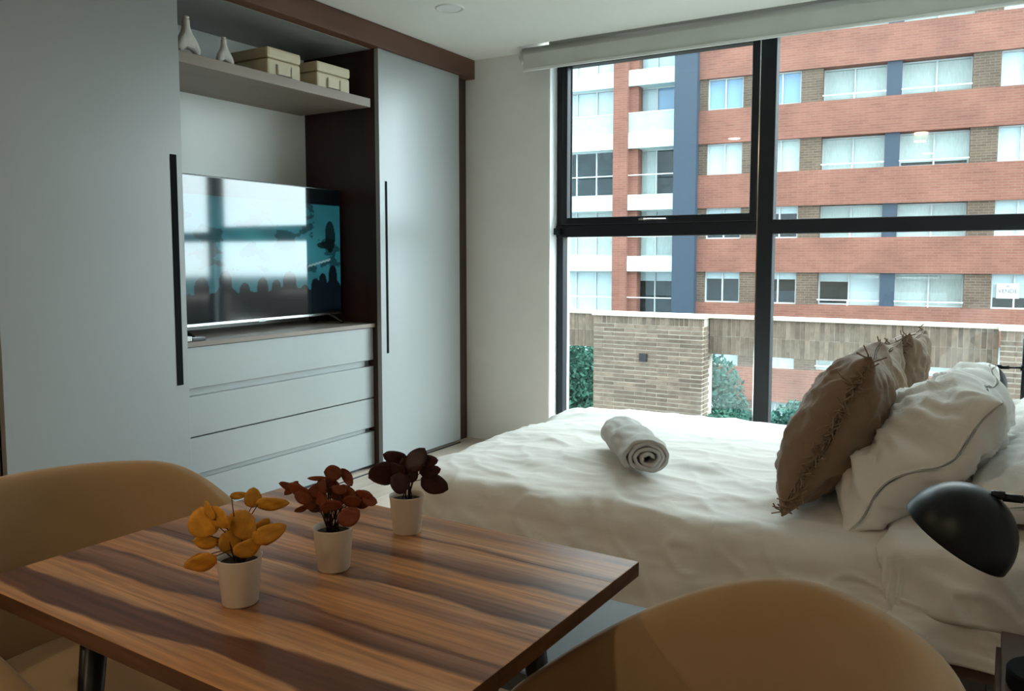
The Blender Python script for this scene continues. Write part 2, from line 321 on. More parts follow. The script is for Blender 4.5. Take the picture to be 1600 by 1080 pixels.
# ceiling downlight
dl = empty('downlight', (-2.505, 3.56, CE), 0, 'round white recessed ceiling light, switched off, near the wardrobe trim', 'ceiling light')
MB().lathe([(.060, 0), (.064, -.006), (.074, -.006), (.078, 0)], 40).build('rim', M['white'], dl, smooth=True)
MB().lathe([(0.0005, -.002), (.060, -.002)], 40).build('diffuser', M['reveal'], dl)
for i, (x_, y_) in enumerate(((-2.5, .55), (-2.5, -1.2), (-.8, -.7), (-.8, -1.9))):  # unseen ceiling lights, added as warm fill for the room
    lo_ = empty('downlight', (x_, y_, CE), 0, ['lit round warm ceiling light over the left chair', 'lit round warm ceiling light near the back left of the room', 'lit round warm ceiling light behind the table', 'lit round warm ceiling light at the back of the room'][i], 'ceiling light')
    MB().lathe([(.060, 0), (.064, -.006), (.074, -.006), (.078, 0)], 40).build('rim', M['white'], lo_, smooth=True)
    MB().lathe([(.060, -.002), (.0005, -.002)], 40).build('diffuser', M['lampon'], lo_)
    ld = bpy.data.lights.new('lamp_light', 'AREA'); ld.shape = 'DISK'; ld.size = .12; ld.energy = FILL; ld.color = (1, .78, .52)
    lob = bpy.data.objects.new('lamp_light', ld); COL.objects.link(lob); lob.parent = lo_; lob.location = (0, 0, -.012)
# ------------------------------------------------------------------ wardrobe
WF = -3.03
wd = empty('wardrobe', (-3.3, 3.0, 0), 0, 'built-in wardrobe wall with grey sliding doors, walnut trim, niche and drawers', 'wardrobe')
wo = Vector(wd.location)
def wb(name, b, m, bevel=0, parent=None):
    return rel(MB().box(*b), wo).build(name, m, parent or wd, bevel=bevel, seg=1)
wb('valance', (-3.60, -3.011, YB+.02, 4.558, 2.397, 2.518), M['walnut'], .001)
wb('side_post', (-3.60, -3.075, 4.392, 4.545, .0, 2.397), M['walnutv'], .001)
wb('side_post', (-3.60, -3.06, 1.44, 1.525, .0, 2.397), M['walnut'], .001)
# more of the wardrobe front beyond the left frame edge
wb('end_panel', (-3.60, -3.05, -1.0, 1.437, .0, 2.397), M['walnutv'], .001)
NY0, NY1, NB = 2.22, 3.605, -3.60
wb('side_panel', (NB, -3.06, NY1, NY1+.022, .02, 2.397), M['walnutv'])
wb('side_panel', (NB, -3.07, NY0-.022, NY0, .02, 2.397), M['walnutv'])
wb('back_panel', (NB-.01, NB, NY0, NY1, .0, 2.47), M['nichelam'])
wb('top_panel', (NB, -3.085, NY0, NY1, 2.395, 2.397), M['lam'])
wb('shelf', (NB+.001, -3.06, NY0, NY1-.035, 2.066, 2.114), M['shelfw'], .001)
wb('countertop', (NB+.001, -3.075, NY0, NY1-.001, .826, .848), M['shelfw'], .001)
wb('carcass', (NB+.001, -3.13, NY0, NY1-.001, .02, .825), M['lamdark'])
wb('plinth', (NB+.001, -3.12, 1.53, 4.39, .0, .018), M['blackplastic'])
for (z0, z1) in ((.637, .823), (.417, .600), (.243, .411), (.022, .217)):
    d = wb('drawer', (-3.128, -3.09, NY0+.002, NY1-.003, z0, z1), M['lam'], .0015)
wb('groove_rail', (-3.128, -3.110, NY0+.002, NY1-.06, .601, .636), M['lam'])
wb('groove_rail', (-3.128, -3.110, NY0+.002, NY1-.06, .218, .242), M['lam'])
def door(y0, y1, hy0, hy1):
    d = wb('door', (WF-.03, WF, y0, y1, .02, 2.396), M['lam'], .0015)
    wb('handle', (WF-.001, WF+.003, hy0, hy1, .672, 1.662), M['matt'], .0, d)
    return d
door(1.53, 2.305, 2.245, 2.275)
door(3.605, 4.40, 3.652, 3.668)
rel(MB().box(WF-.0, WF+.008, 1.53, 4.39, .0, .006), wo).build('floor_track', M['blackplastic'], wd)
# niche contents --------------------------------------------------------
TX, TY0, TY1, TZ0, TZ1 = -3.285, 2.345, 3.582, .897, 1.618
tv = empty('television', (TX-.02, 2.965, .848), R(2.2), 'flat black television showing a blue concert crowd picture, in the wardrobe niche', 'television')
to = Vector(tv.location)
def tb(name, b, m, bevel=0, parent=None): return rel(MB().box(*b), to).build(name, m, parent or tv, bevel=bevel)
tb('housing', (TX-.045, TX-.004, TY0, TY1, TZ0, TZ1), M['blackplastic'], .003)
tb('bottom_strip', (TX-.004, TX+.001, TY0, TY1, TZ0, TZ0+.012), M['chrome'], .0005)
tb('brand_plate', (TX+.001, TX+.002, 2.93, 2.98, TZ0-.004, TZ0+.008), M['white'])
for yy in (2.44, 3.48):
    rel(MB().tube([(TX-.02, yy, TZ0+.01), (TX+.07, yy+.02, .856)], .009, 8).tube([(TX-.02, yy, TZ0+.01), (TX-.13, yy+.02, .856)], .009, 8), to).build('leg', M['blackplastic'], tv)
# screen picture as colour attribute on a grid
NU, NV = 220, 126
def picture(u, v):   # u left->right (0..1 along y), v bottom->top
    top = 1-v
    if top < .125 or top > .97: return (.0, .002, .004)
    c = Vector((.02, .16, .20))
    glow = math.exp(-(((u-.55)/.35)**2+((v-.5)/.3)**2)); c += Vector((.05, .25, .28))*glow
    beam = .5+.5*noise.noise(Vector((u*6+v*5, v*1.5, 3))); c *= .5+.8*beam
    s = fbm((u*7, v*9, 1), 4)
    if s-abs(v-.55)*1.6-abs(u-.45)*.35 > .02: c *= .35
    if abs((v-.40)-.35*(u-.83)) < .008 and .78 < u < .93: c = Vector((.35, .6, .65))
    # performer on the right
    if ((u-.93)/.035)**2+((v-.62)/.13)**2 < 1 or ((u-.90)/.06)**2+((v-.55)/.03)**2 < 1: c *= .12
    # crowd heads
    best = .20+.03*noise.noise(Vector((u*9, 0, 7)))
    for (hu, hr, hh) in ((.05, .03, .20), (.18, .035, .30), (.30, .032, .34), (.40, .03, .25), (.50, .03, .29), (.58, .028, .27), (.66, .04, .33), (.755, .03, .22), (.825, .028, .27), (.875, .026, .31), (.945, .028, .37)):
        du = (u-hu)/hr
        if abs(du) < 1: best = max(best, hh-.055+.055*math.sqrt(1-du*du)*1.3)
        elif abs(du) < 2.2: best = max(best, hh-.10-.05*(abs(du)-1))
    if v < best: c = Vector((.003, .008, .014))
    return tuple(c)
me = bpy.data.meshes.new('screen'); vs = []; fs = []
for i in range(NU):
    for j in range(NV): vs.append((TX+.0005-to.x, TY0+.008+(TY1-TY0-.016)*i/(NU-1)-to.y, TZ0+.014+(TZ1-TZ0-.022)*j/(NV-1)-to.z))
for i in range(NU-1):
    for j in range(NV-1): fs.append((i*NV+j, (i+1)*NV+j, (i+1)*NV+j+1, i*NV+j+1))
me.from_pydata(vs, [], fs); ca = me.color_attributes.new('picture', 'FLOAT_COLOR', 'POINT')
for i in range(NU):
    for j in range(NV): ca.data[i*NV+j].color = (*picture(i/(NU-1), j/(NV-1)), 1)
ms = mat('screen_glass', (.004, .005, .006), .06, .5, ior=1.62); ms.node_tree.nodes['Principled BSDF'].inputs['Emission Strength'].default_value = .30
at_ = ms.node_tree.nodes.new('ShaderNodeVertexColor'); at_.layer_name = 'picture'
ms.node_tree.links.new(at_.outputs['Color'], ms.node_tree.nodes['Principled BSDF'].inputs['Emission Color'])
put('screen', me, ms, tv)
# small white box beside the tv leg
sb = empty('media_box', (-3.13, 2.36, .848), 0, 'small black and white box beside the television leg on the niche countertop', 'box')
MB().box(-.02, .02, -.06, .03, .001, .022).build('body', M['white'], sb, bevel=.002); MB().box(-.015, .022, .031, .10, .001, .014).build('plug', M['blackplastic'], sb, bevel=.002)
# cream boxes
def tin(y0, y1, label):
    w_ = y1-y0; o = empty('storage_box', (-3.29, (y0+y1)/2, 2.114), 0, label, 'box', 'cream storage boxes on the niche shelf')
    MB().box(-.165, .165, -w_/2, w_/2, .001, .094).build('body', M['cream'], o, bevel=.012)
    MB().box(-.168, .168, -w_/2-.003, w_/2+.003, .096, .150).build('lid', M['cream'], o, bevel=.014)
    hd = MB().box(.166, .170, -.052, .042, .018, .070).build('label_holder', M['cream'], o, bevel=.001)
    MB().tube([(.173, -.052, .072), (.174, -.05, .02), (.174, .04, .02), (.173, .042, .072)], .0028, 8).build('metal_clip', M['chrome'], hd)
    return o
tin(2.885, 3.105, 'cream lidded box with metal clip, left of two on the upper shelf')
tin(3.225, 3.475, 'cream lidded box with metal clip, right of two on the upper shelf')
# two sculptural vases
def vase(y, s, label):
    o = empty('sculptural_vase', (-3.14, y, 2.114), R(90), label, 'vase', 'white sculptural vases on the niche shelf'); o.scale = (s, s, s)
    pts = [((0, 0, .195), .021), ((0, 0, .15), .021), ((0, 0, .120), .030), ((.004, 0, .090), .040), ((-.038, 0, .058), .028), ((-.052, 0, .022), .022), ((.052, 0, .055), .026), ((.074, 0, .019), .019)]
    ed = [(0, 1), (1, 2), (2, 3), (3, 4), (4, 5), (3, 6), (6, 7)]
    me = bpy.data.meshes.new('body'); me.from_pydata([p for p, r in pts], ed, [])
    b = put('body', me, M['ceramic'], o); b.modifiers.new('skin', 'SKIN'); 
    for i, (p, r_) in enumerate(pts): me.skin_vertices[0].data[i].radius = (r_, r_)
    me.skin_vertices[0].data[3].use_root = True
    b.modifiers.new('sub', 'SUBSURF').levels = 2; b.modifiers['sub'].render_levels = 2
    MB().lathe([(.0005, .196), (.0125, .196), (.0145, .199), (.0165, .202), (.0175, .199), (.0165, .190)], 20).build('neck_rim', M['ceramic'], o, smooth=True)
vase(2.43, .88, 'larger white two-legged ceramic vase beside the left door')
vase(2.635, .66, 'smaller white two-legged ceramic vase on the upper shelf')
# ------------------------------------------------------------------ bed
bed = empty('bed', (-.7, 2.92, 0), 0, 'low double bed with brown base and white linen duvet by the window', 'bed'); bo = Vector(bed.location)
rel(MB().box(-1.70, .36, 2.19, 3.63, .20, .30), bo).build('bed_frame', M['bedbase'], bed, bevel=.01)
for x_, y_ in ((-1.6, 2.28), (-1.6, 3.54), (.28, 2.28), (.28, 3.54)): rel(MB().tube([(x_, y_, 0), (x_, y_, .20)], .025, 12), bo).build('leg', M['blackplastic'], bed, smooth=True)
rel(MB().box(-1.72, .34, 2.21, 3.61, .302, .475), bo).build('mattress', M['pillow'], bed, bevel=.05, seg=4)
rel(MB().box(.365, .415, 2.15, 3.68, .0, 1.0), bo).build('headboard', M['bedbase'], bed, bevel=.015)
def drape(name, label, x0, x1, y0, y1, top, r, Lx, Ln, Lf, m, nu, nv, seed, puff=.03, amp=.02, flare=.30, wr=.010, right=0, thick=.01, hemvar=0):
    ax0, ax1, by0, by1 = x0-Lx, x1+right, y0-Ln, y1+Lf
    def fn(u, v):
        a = ax0+(ax1-ax0)*u; b = by0+(by1-by0)*v
        cx = min(max(a, x0+r), x1); cy = min(max(b, y0+r), y1-r)
        ox, oy = a-cx, b-cy; s_ = math.hypot(ox, oy)
        din = min(cx-x0, cy-y0, y1-cy)
        z = top+puff*(1-math.exp(-max(0, din-r)/.18))
        if s_ < 1e-6: X, Y, Z = a, b, z
        else:
            dx, dy = ox/s_, oy/s_; arc = r*math.pi/2
            if s_ < arc: h_ = r*math.sin(s_/r); dr = r*(1-math.cos(s_/r)); ex = 0
            else:
                ex = (s_-arc)*(1-hemvar*min(1, max(0, (a+1.3)/1.2))); h_ = r+ex*flare; dr = r+ex*math.sqrt(1-flare*flare)
            tcoord = a*abs(dy)+b*abs(dx)+.6*math.atan2(oy, ox)
            wv = math.sin(tcoord*19+seed)+.6*math.sin(tcoord*33+2*seed)
            h_ += amp*wv*min(1, s_/.15)*(.4+2.0*ex)
            X = cx+dx*h_; Y = cy+dy*h_; Z = z-dr
            Z += .008*math.sin(tcoord*7+seed)*min(1, ex/.05)
        q = (a*2.2, b*4.5, seed)
        n1 = fbm(q, 4)*wr; n2 = (1-abs(noise.noise(Vector((a*3.0+seed, b*7, 2))))*2)**3*wr*.35
        n3 = (1-abs(noise.noise(Vector((a*6+b*5+seed, b*4-a*2, 9))))*2)**4*wr*.6
        Z += n1+n2+n3*.5
        if s_ > 0: X += (n1+n3)*ox/max(s_, .05)*1.2; Y += (n1+n3)*oy/max(s_, .05)*1.2
        return (X, Y, Z)
    o = grid(name, fn, nu, nv, m)
    so = o.modifiers.new('thickness', 'SOLIDIFY'); so.thickness = thick; so.offset = -1
    return o
dv = drape('duvet', '', -1.79, .35, 2.155, 3.68, .492, .085, .30, .325, .30, M['linen'], 250, 220, 3.1, puff=.022, flare=.22, wr=.014, hemvar=.42)
tag(dv, 'large white wrinkled linen duvet spread over the bed', 'duvet')
fs_ = drape('folded_sheet', '', -.24, .352, 2.145, 3.69, .538, .07, .02, .16, .10, M['pillow'], 90, 170, 8.3, puff=.015, amp=.004, flare=.10, wr=.018)
tag(fs_, 'white cotton sheet folded over the head end of the duvet', 'sheet')
# pillows ---------------------------------------------------------------
def pillow_mesh(w, h, t, seed, n=64, pinch=.10, wr=.012, edge=.006, warp=0.):
    vs = []; fs = []
    def P(u, v, sd):
        x = u*w/2*(1-pinch*math.cos(v*math.pi/2)**1.0*abs(u)); y = v*h/2*(1-pinch*math.cos(u*math.pi/2)*abs(v))
        f = max(0, (1-u**2)*(1-v**2)); z = t/2*(f**.42)
        e = 1-f
        k = math.atan2(v, u)
        rad = fbm((math.cos(k)*5+seed, math.sin(k)*5, (u*u+v*v)*.8+sd), 3)*wr*2.2*e*(f**.3)
        n_ = fbm((u*2.6+seed, v*2.6, sd*3+seed), 4)*wr*(f**.35)
        rg = (1-abs(noise.noise(Vector((u*3+seed, v*4+sd, seed))))*2)**3*wr*.8*(f**.5)
        z = max(edge*.5, z+rad+n_+rg)
        wz = warp*(e**1.5)*(math.sin(v*3.1+seed)*.6+math.sin(v*6.3+seed*2)*.4+.5*math.sin(u*5+seed))
        x += fbm((u*3, v*3, seed+5), 2)*.008; y += fbm((u*3, v*3, seed+9), 2)*.012
        return (x, y, z*sd+wz)
    for sd in (1, -1):
        b = len(vs)
        for i in range(n):
            for j in range(n):
                u = -1+2*i/(n-1); v = -1+2*j/(n-1); u = math.sin(u*math.pi/2); v = math.sin(v*math.pi/2); vs.append(P(u, v, sd))
        for i in range(n-1):
            for j in range(n-1):
                q = (b+i*n+j, b+(i+1)*n+j, b+(i+1)*n+j+1, b+i*n+j+1); fs.append(q if sd == 1 else q[::-1])
    ring = [i*n for i in range(n)]+[(n-1)*n+j for j in range(1, n)]+[i*n+n-1 for i in range(n-2, -1, -1)]+[j for j in range(n-2, 0, -1)]
    for a, b_ in zip(ring, ring[1:]+ring[:1]): fs.append((a, a+n*n, b_+n*n, b_)[::-1])
    me = bpy.data.meshes.new('cover'); me.from_pydata(vs, [], fs)
    for p in me.polygons: p.use_smooth = True
    me.update(); return me
def frame(c, X, Y):
    X = Vector(X).normalized(); Y = Vector(Y); Y = (Y-X*Y.dot(X)).normalized(); Z = X.cross(Y)
    m = Matrix((X, Y, Z)).transposed().to_4x4(); m.translation = Vector(c); return m
def pillow(name, label, cat, c, X, Y, w, h, t, seed, m, group=None, fringe=False, **k):
    o = empty(name, (0, 0, 0), 0, label, cat, group); o.matrix_world = frame(c, X, Y)
    cv = put('cover', pillow_mesh(w, h, t, seed, **k), m, o)
    if fringe:
        random.seed(int(seed*10)); f = MB()
        for side in (-1, 1):
            for i in range(70):
                v = -1+2*i/69; jitter = random.uniform(-1, 1)
                xx = side*w/2*(1-.10*math.cos(v*math.pi/2)); yy = v*h/2*.98
                L = random.uniform(.016, .044)
                for q in range(2):
                    a = random.uniform(-.8, .8); z0 = random.uniform(-.006, .006)
                    p0 = Vector((xx-side*.01, yy, z0)); p1 = p0+Vector((side*L*.5, a*L*.5, random.uniform(-1, 1)*L*.6)); p2 = p1+Vector((side*L*.4*random.uniform(-.6, 1), a*L*.9, random.uniform(-1, 1)*L*.7))
                    f.tube([p0, p1, p2], .0022, 4, cap=False)
        fo = f.build('fringe', M['beige'], o); fo['kind'] = 'stuff'
    return o
cg = 'taupe fringed cushions leaning on the white pillows'
pillow('fringed_cushion', 'dark taupe fringed cushion nearest the camera, leaning on white pillow', 'cushion', (-.390, 2.51, .735), (-.03, 1, .0), (.20, .0, .43), .44, .50, .22, 1.2, M['beige'], cg, True, pinch=.13, warp=.012)
pillow('fringed_cushion', 'taupe fringed cushion in the middle of the row of three', 'cushion', (-.375, 2.92, .705), (.05, 1, .02), (.17, 0, .43), .40, .47, .20, 2.7, M['beige'], cg, True, pinch=.13, warp=.012)
pillow('fringed_cushion', 'taupe fringed cushion farthest from the camera, nearest the window', 'cushion', (-.335, 3.33, .72), (.04, 1, -.03), (.15, 0, .43), .42, .50, .20, 4.1, M['beige'], cg, True, pinch=.13, warp=.012)
pg = 'white bed pillows'
pillow('bed_pillow', 'plump crumpled white pillow leaning in front, nearest the camera', 'pillow', (-.165, 2.61, .690), (.0, 1, 0), (.33, 0, .37), .70, .51, .27, 6.3, M['pillow'], pg, wr=.026, pinch=.05, warp=.035, edge=.003)
pillow('bed_pillow', 'white pillow leaning behind the fringed cushions, on the window side', 'pillow', (-.135, 3.33, .635), (.02, 1, 0), (.33, 0, .37), .60, .44, .20, 7.9, M['pillow'], pg, wr=.02, pinch=.06, warp=.02, edge=.003)
pillow('bed_pillow', 'white sleeping pillow lying flat on the near head corner', 'pillow', (.165, 2.56, .645), (0, 1, 0), (1, 0, .12), .70, .42, .19, 9.5, M['pillow'], pg, wr=.014, pinch=.05)
pillow('bed_pillow', 'white sleeping pillow lying flat on the far head corner', 'pillow', (.175, 3.28, .640), (0, 1, 0), (1, 0, .12), .66, .42, .18, 11.5, M['pillow'], pg, wr=.014, pinch=.05)
# rolled towel ----------------------------------------------------------
A = Vector((-.945, 2.44, .578)); B = Vector((-1.20, 2.80, .578)); ax = (B-A).normalized(); sx = ax.cross(Vector((0, 0, 1))).normalized()
L_ = (B-A).length
def towfn(u, v):     # u along spiral, v along axis
    th = u*2*math.pi*3.6; r_ = .010+.052*(u**.85)
    r_ *= 1+.10*noise.noise(Vector((th*.8, v*3, 1)))+.10*noise.noise(Vector((th*2.3, v*8, 4)))
    n_ = noise.noise(Vector((th*1.1, 0, 5)))*.012 + (u-.5)*.02
    x_ = r_*math.cos(th)*1.22; z_ = r_*math.sin(th)*.90
    fold = (.005*math.sin(v*17+th*.9)+.006*noise.noise(Vector((v*5, th*.6, 3))))*u
    p = A+ax*(v*L_+n_*(1-2*v)) + sx*x_*(1+fold*6) + Vector((0, 0, z_+fold))
    return p
tw = grid('rolled_towel', towfn, 170, 40, M['towel'])
sm = tw.modifiers.new('thickness', 'SOLIDIFY'); sm.thickness = .011; sm.offset = 0
tag(tw, 'rolled white terry towel lying on the duvet', 'towel')
# ------------------------------------------------------------------ nightstands and lamps
def nightstand(y0, y1, x0, label):
    o = empty('nightstand', ((x0+.41)/2, (y0+y1)/2, 0), 0, label, 'nightstand', 'brown nightstands either side of the bed'); hx = (.41-x0)/2; hy = (y1-y0)/2
    MB().box(-hx, hx, -hy, hy, .428, .45).build('top', M['night'], o, bevel=.002)
    MB().box(-hx+.01, hx, -hy+.01, hy-.01, .12, .427).build('body', M['night'], o, bevel=.002)
    d = MB().box(-hx-.008, -hx+.009, -hy+.012, hy-.012, .15, .42).build('drawer', M['night'], o, bevel=.002)
    MB().tube([(-hx-.008, 0, .36), (-hx-.028, 0, .36)], [.006, .011], 12).build('knob', M['blackplastic'], d)
    for sx_ in (-1, 1):
        for sy_ in (-1, 1): MB().tube([(sx_*(hx-.04), sy_*(hy-.04), 0), (sx_*(hx-.04), sy_*(hy-.04), .12)], .013, 10).build('leg', M['blackplastic'], o)
nightstand(1.50, 1.92, .035, 'brown nightstand on the near side of the bed, under the near lamp')
nightstand(3.76, 4.12, .0, 'brown nightstand between the bed and the window')
def lamp(y, za, label, tilt):
    o = empty('bedside_lamp', (.105, y, .4505), 0, label, 'lamp', 'black bedside lamps'); h_ = za-.4505
    MB().lathe([(.0005, 0), (.062, 0), (.064, .004), (.064, .030), (.061, .034), (.0005, .034)], 36).build('base', M['matt'], o, smooth=False)
    MB().tube([(0, 0, .034), (0, 0, h_+.12)], .0075, 12).build('stem', M['lampblack'], o, smooth=True)
    MB().tube([(0, 0, h_), (-.075, 0, h_-.003)], .0045, 10).tube([(-.05, 0, h_-.002), (-.082, 0, h_-.003)], .0075, 12).tube([(0, 0, h_-.012), (0, 0, h_+.012)], .012, 12).build('arm', M['lampblack'], o, smooth=True)
    MB().tube([(-.094, 0, h_+.006), (-.088, 0, h_-.03)], .006, 10).tube([(-.1, 0, h_), (-.078, 0, h_)], .008, 12).build('joint', M['lampblack'], o, smooth=True)
    # dome: open rim facing down-left
    prof = [(.0005, .104)]+[(.097*math.sin(t), .104*math.cos(t)) for t in [k/14*math.pi/2 for k in range(1, 15)]]
    inner = [(.094*math.sin(t), .101*math.cos(t)) for t in [k/14*math.pi/2 for k in range(14, -1, -1)]]
    Rm = Matrix.Rotation(tilt, 4, 'Y'); c = (-.152, 0, h_-.088)
    sh = MB().lathe(prof+[(.097, -.004), (.094, -.004)], 48, c, Rm).build('shade', M['lampblack'], o, smooth=True)
    MB().lathe(inner, 48, c, Rm).build('inner_reflector', M['lampin'], sh, smooth=True)
    MB().lathe([(.0005, .02), (.016, .024), (.024, .045), (.018, .065), (.014, .095)], 20, c, Rm).build('bulb', M['white'], sh, smooth=True)
lamp(1.685, .794, 'black dome bedside lamp on the near nightstand, in the foreground', R(31))
lamp(3.90, .775, 'black dome bedside lamp on the far nightstand, in front of the window', R(31))
# ------------------------------------------------------------------ dining table
tb_ = empty('dining_table', (-.882, .89, 0), -.02835, 'small square-edged acacia wood table with striped grain, in the foreground', 'table')
ys = [-.3035, -.205, -.10, -.005, .10, .205, .3035]
M['edge'] = mat('dark_table_edge', (.115, .048, .020), .5, .35, var=.35, vscale=12, stretch=(.6, .6, 6))  # darker wood tone on the side faces: their shade put into the colour
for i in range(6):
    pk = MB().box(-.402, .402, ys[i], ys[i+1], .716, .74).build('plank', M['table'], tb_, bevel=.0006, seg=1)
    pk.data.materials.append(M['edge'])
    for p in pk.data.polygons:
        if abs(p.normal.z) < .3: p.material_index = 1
MB().box(-.30, .30, -.22, -.18, .690, .7155).build('under_rail', M['blackplastic'], tb_)
MB().box(-.30, .30, .18, .22, .690, .7155).build('under_rail', M['blackplastic'], tb_)
for x_, y_ in ((-.26, -.2), (-.26, .2), (.26, -.2), (.26, .2)): MB().tube([(x_, y_, .69), (x_*1.25, y_*1.2, .0)], [.02, .013], 14).build('leg', M['blackplastic'], tb_, smooth=True)
# ------------------------------------------------------------------ chairs
def chair(x, y, rz, label):
    o = empty('dining_chair', (x, y, 0), rz, label, 'chair', 'tan upholstered tub chairs at the table')
    a, b_ = .275, .285; ex = .36
    # path: local +x is forward; from far front arm round the back to the near front arm
    path = []
    NP = 26
    for k in range(12): t = k/12; path.append((ex*(1-t), b_*(1-.17*(1-t)**2)))
    for k in range(NP+1):
        th = math.pi/2+math.pi*k/NP; c, s_ = math.cos(th), math.sin(th); e = 2/2.08
        path.append((-a*abs(c)**e, b_*(abs(s_)**e)*(1 if s_ > 0 else -1)))
    for k in range(1, 13): t = k/12; path.append((ex*t, -b_*(1-.17*t*t)))
    n = len(path); T = .026
    def fn(u, v):
        i = min(int(round(u*(n-1))), n-1); p = path[i]; q0 = path[max(i-1, 0)]; q1 = path[min(i+1, n-1)]
        tx, ty = q1[0]-q0[0], q1[1]-q0[1]; l_ = math.hypot(tx, ty) or 1; nx, ny = ty/l_, -tx/l_   # normal
        if nx*p[0]+ny*p[1] < 0 and p[0] < 0: nx, ny = -nx, -ny
        if p[0] >= 0: nx, ny = 0, (1 if p[1] > 0 else -1)
        d = max(0., min(1., (p[0]+.10)/.46))**1.6
        top = .797-.27*d; bot = .40
        ang = v*2*math.pi   # around the cross section (rounded slab)
        cs, sn = math.cos(ang), math.sin(ang)
        hh = (top-bot)/2; zc = (top+bot)/2
        zz = zc+hh*(abs(sn)**.28)*(1 if sn > 0 else -1); off = T*(abs(cs)**.7)*(1 if cs > 0 else -1)
        endk = 1-.35*max(0, (p[0]-ex+.03)/.03) if p[0] > ex-.03 else 1
        off *= endk
        lean = 1-.22*((top-zz)/.4)
        return ((p[0]+nx*off)*(lean if p[0] < 0 else 1), (p[1]+ny*off)*lean, zz)
    sh = grid('shell', fn, n, 44, M['chair'], o, closev=True)
    # close arm ends
    bm = bmesh.new(); bm.from_mesh(sh.data); bm.edges.ensure_lookup_table()
    bmesh.ops.holes_fill(bm, edges=[e for e in bm.edges if e.is_boundary], sides=0); bmesh.ops.recalc_face_normals(bm, faces=bm.faces)
    bm.to_mesh(sh.data); bm.free()
    for p in sh.data.polygons: p.use_smooth = True
    sd = sh.modifiers.new('sub', 'SUBSURF'); sd.levels = 1; sd.render_levels = 2
    def seat(u, v):
        th = u*2*math.pi; e = 2/3.0; c, s_ = math.cos(th), math.sin(th)
        prof = [(0, .405), (.9, .405), (1, .42), (1.0, .45), (.95, .472), (.8, .482), (.4, .488), (0.001, .488)]
        f = v*(len(prof)-1); i = min(int(f), len(prof)-2); g = f-i; r_ = prof[i][0]*(1-g)+prof[i+1][0]*g; z = prof[i][1]*(1-g)+prof[i+1][1]*g
        return (.035+r_*.235*abs(c)**e*(1 if c > 0 else -1), r_*.205*abs(s_)**e*(1 if s_ > 0 else -1), z)
    grid('seat', seat, 48, 22, M['chair'], o, closeu=True)
    MB().box(-.17, .2, -.17, .17, .375, .402).build('seat_base', M['blackplastic'], o, bevel=.01)
    for sx_ in (-1, 1):
        for sy_ in (-1, 1): MB().tube([(sx_*.15+.01, sy_*.14, .38), (sx_*.21+.01, sy_*.2, 0)], [.015, .010], 12).build('leg', M['blackplastic'], o, smooth=True)
    return o
chair(-1.375, .80, R(7), 'tan upholstered tub chair left of the table, beside the wardrobe')
chair(-.290, .82, math.pi, 'tan upholstered tub chair right of the table, nearest the bed and lamp')
st = empty('low_stool', (-.835, 1.455, 0), 0, 'low blue-grey stool between the table corner and the bed, mostly hidden', 'stool')
MB().box(-.215, .215, -.195, .195, .405, .45).build('seat_pad', M['stool'], st, bevel=.008)
for sx_ in (-1, 1):
    for sy_ in (-1, 1): MB().tube([(sx_*.18, sy_*.16, .404), (sx_*.19, sy_*.17, 0)], .012, 10).build('leg', M['blackplastic'], st, smooth=True)
# ------------------------------------------------------------------ potted plants
VR = Vector((math.cos(R(30.877)), math.sin(R(30.877)), 0)); VF = Vector((-math.sin(R(30.877)), math.cos(R(30.877)), 0)); UPZ = Vector((0, 0, 1))
leafcache = {}
def leaf_mesh(kind):
    if kind in leafcache: return leafcache[kind]
    nu, nv = 11, 7; top = []
    for i in range(nu):
        t = i/(nu-1); wd_ = (math.sin(math.pi*min(1, t**.8))**.52)*.55 if kind == 'broad' else (math.sin(math.pi*t)**.55)*.5
        if t in (0, 1): wd_ = .02
        for j in range(nv):
            s_ = -1+2*j/(nv-1); top.append((t, s_*wd_, .07*math.sin(math.pi*t) - .12*abs(s_)**1.5*wd_ + .10*abs(s_)*wd_ + .02*math.sin(9*t+3*s_)))
    fs = []
    N = nu*nv; vs = top+[(x_, y_, z_-.015) for x_, y_, z_ in top]
    for i in range(nu-1):
        for j in range(nv-1):
            q = (i*nv+j, (i+1)*nv+j, (i+1)*nv+j+1, i*nv+j+1); fs.append(q); fs.append(tuple(k+N for k in q[::-1]))
    ring = [i*nv for i in range(nu)]+[(nu-1)*nv+j for j in range(1, nv)]+[i*nv+nv-1 for i in range(nu-2, -1, -1)]+[j for j in range(nv-2, 0, -1)]
    for a, b_ in zip(ring, ring[1:]+ring[:1]): fs.append((a, a+N, b_+N, b_))
    me = bpy.data.meshes.new('leaf'); me.from_pydata(vs, [], fs)
    for p in me.polygons: p.use_smooth = True
    leafcache[kind] = me; return me
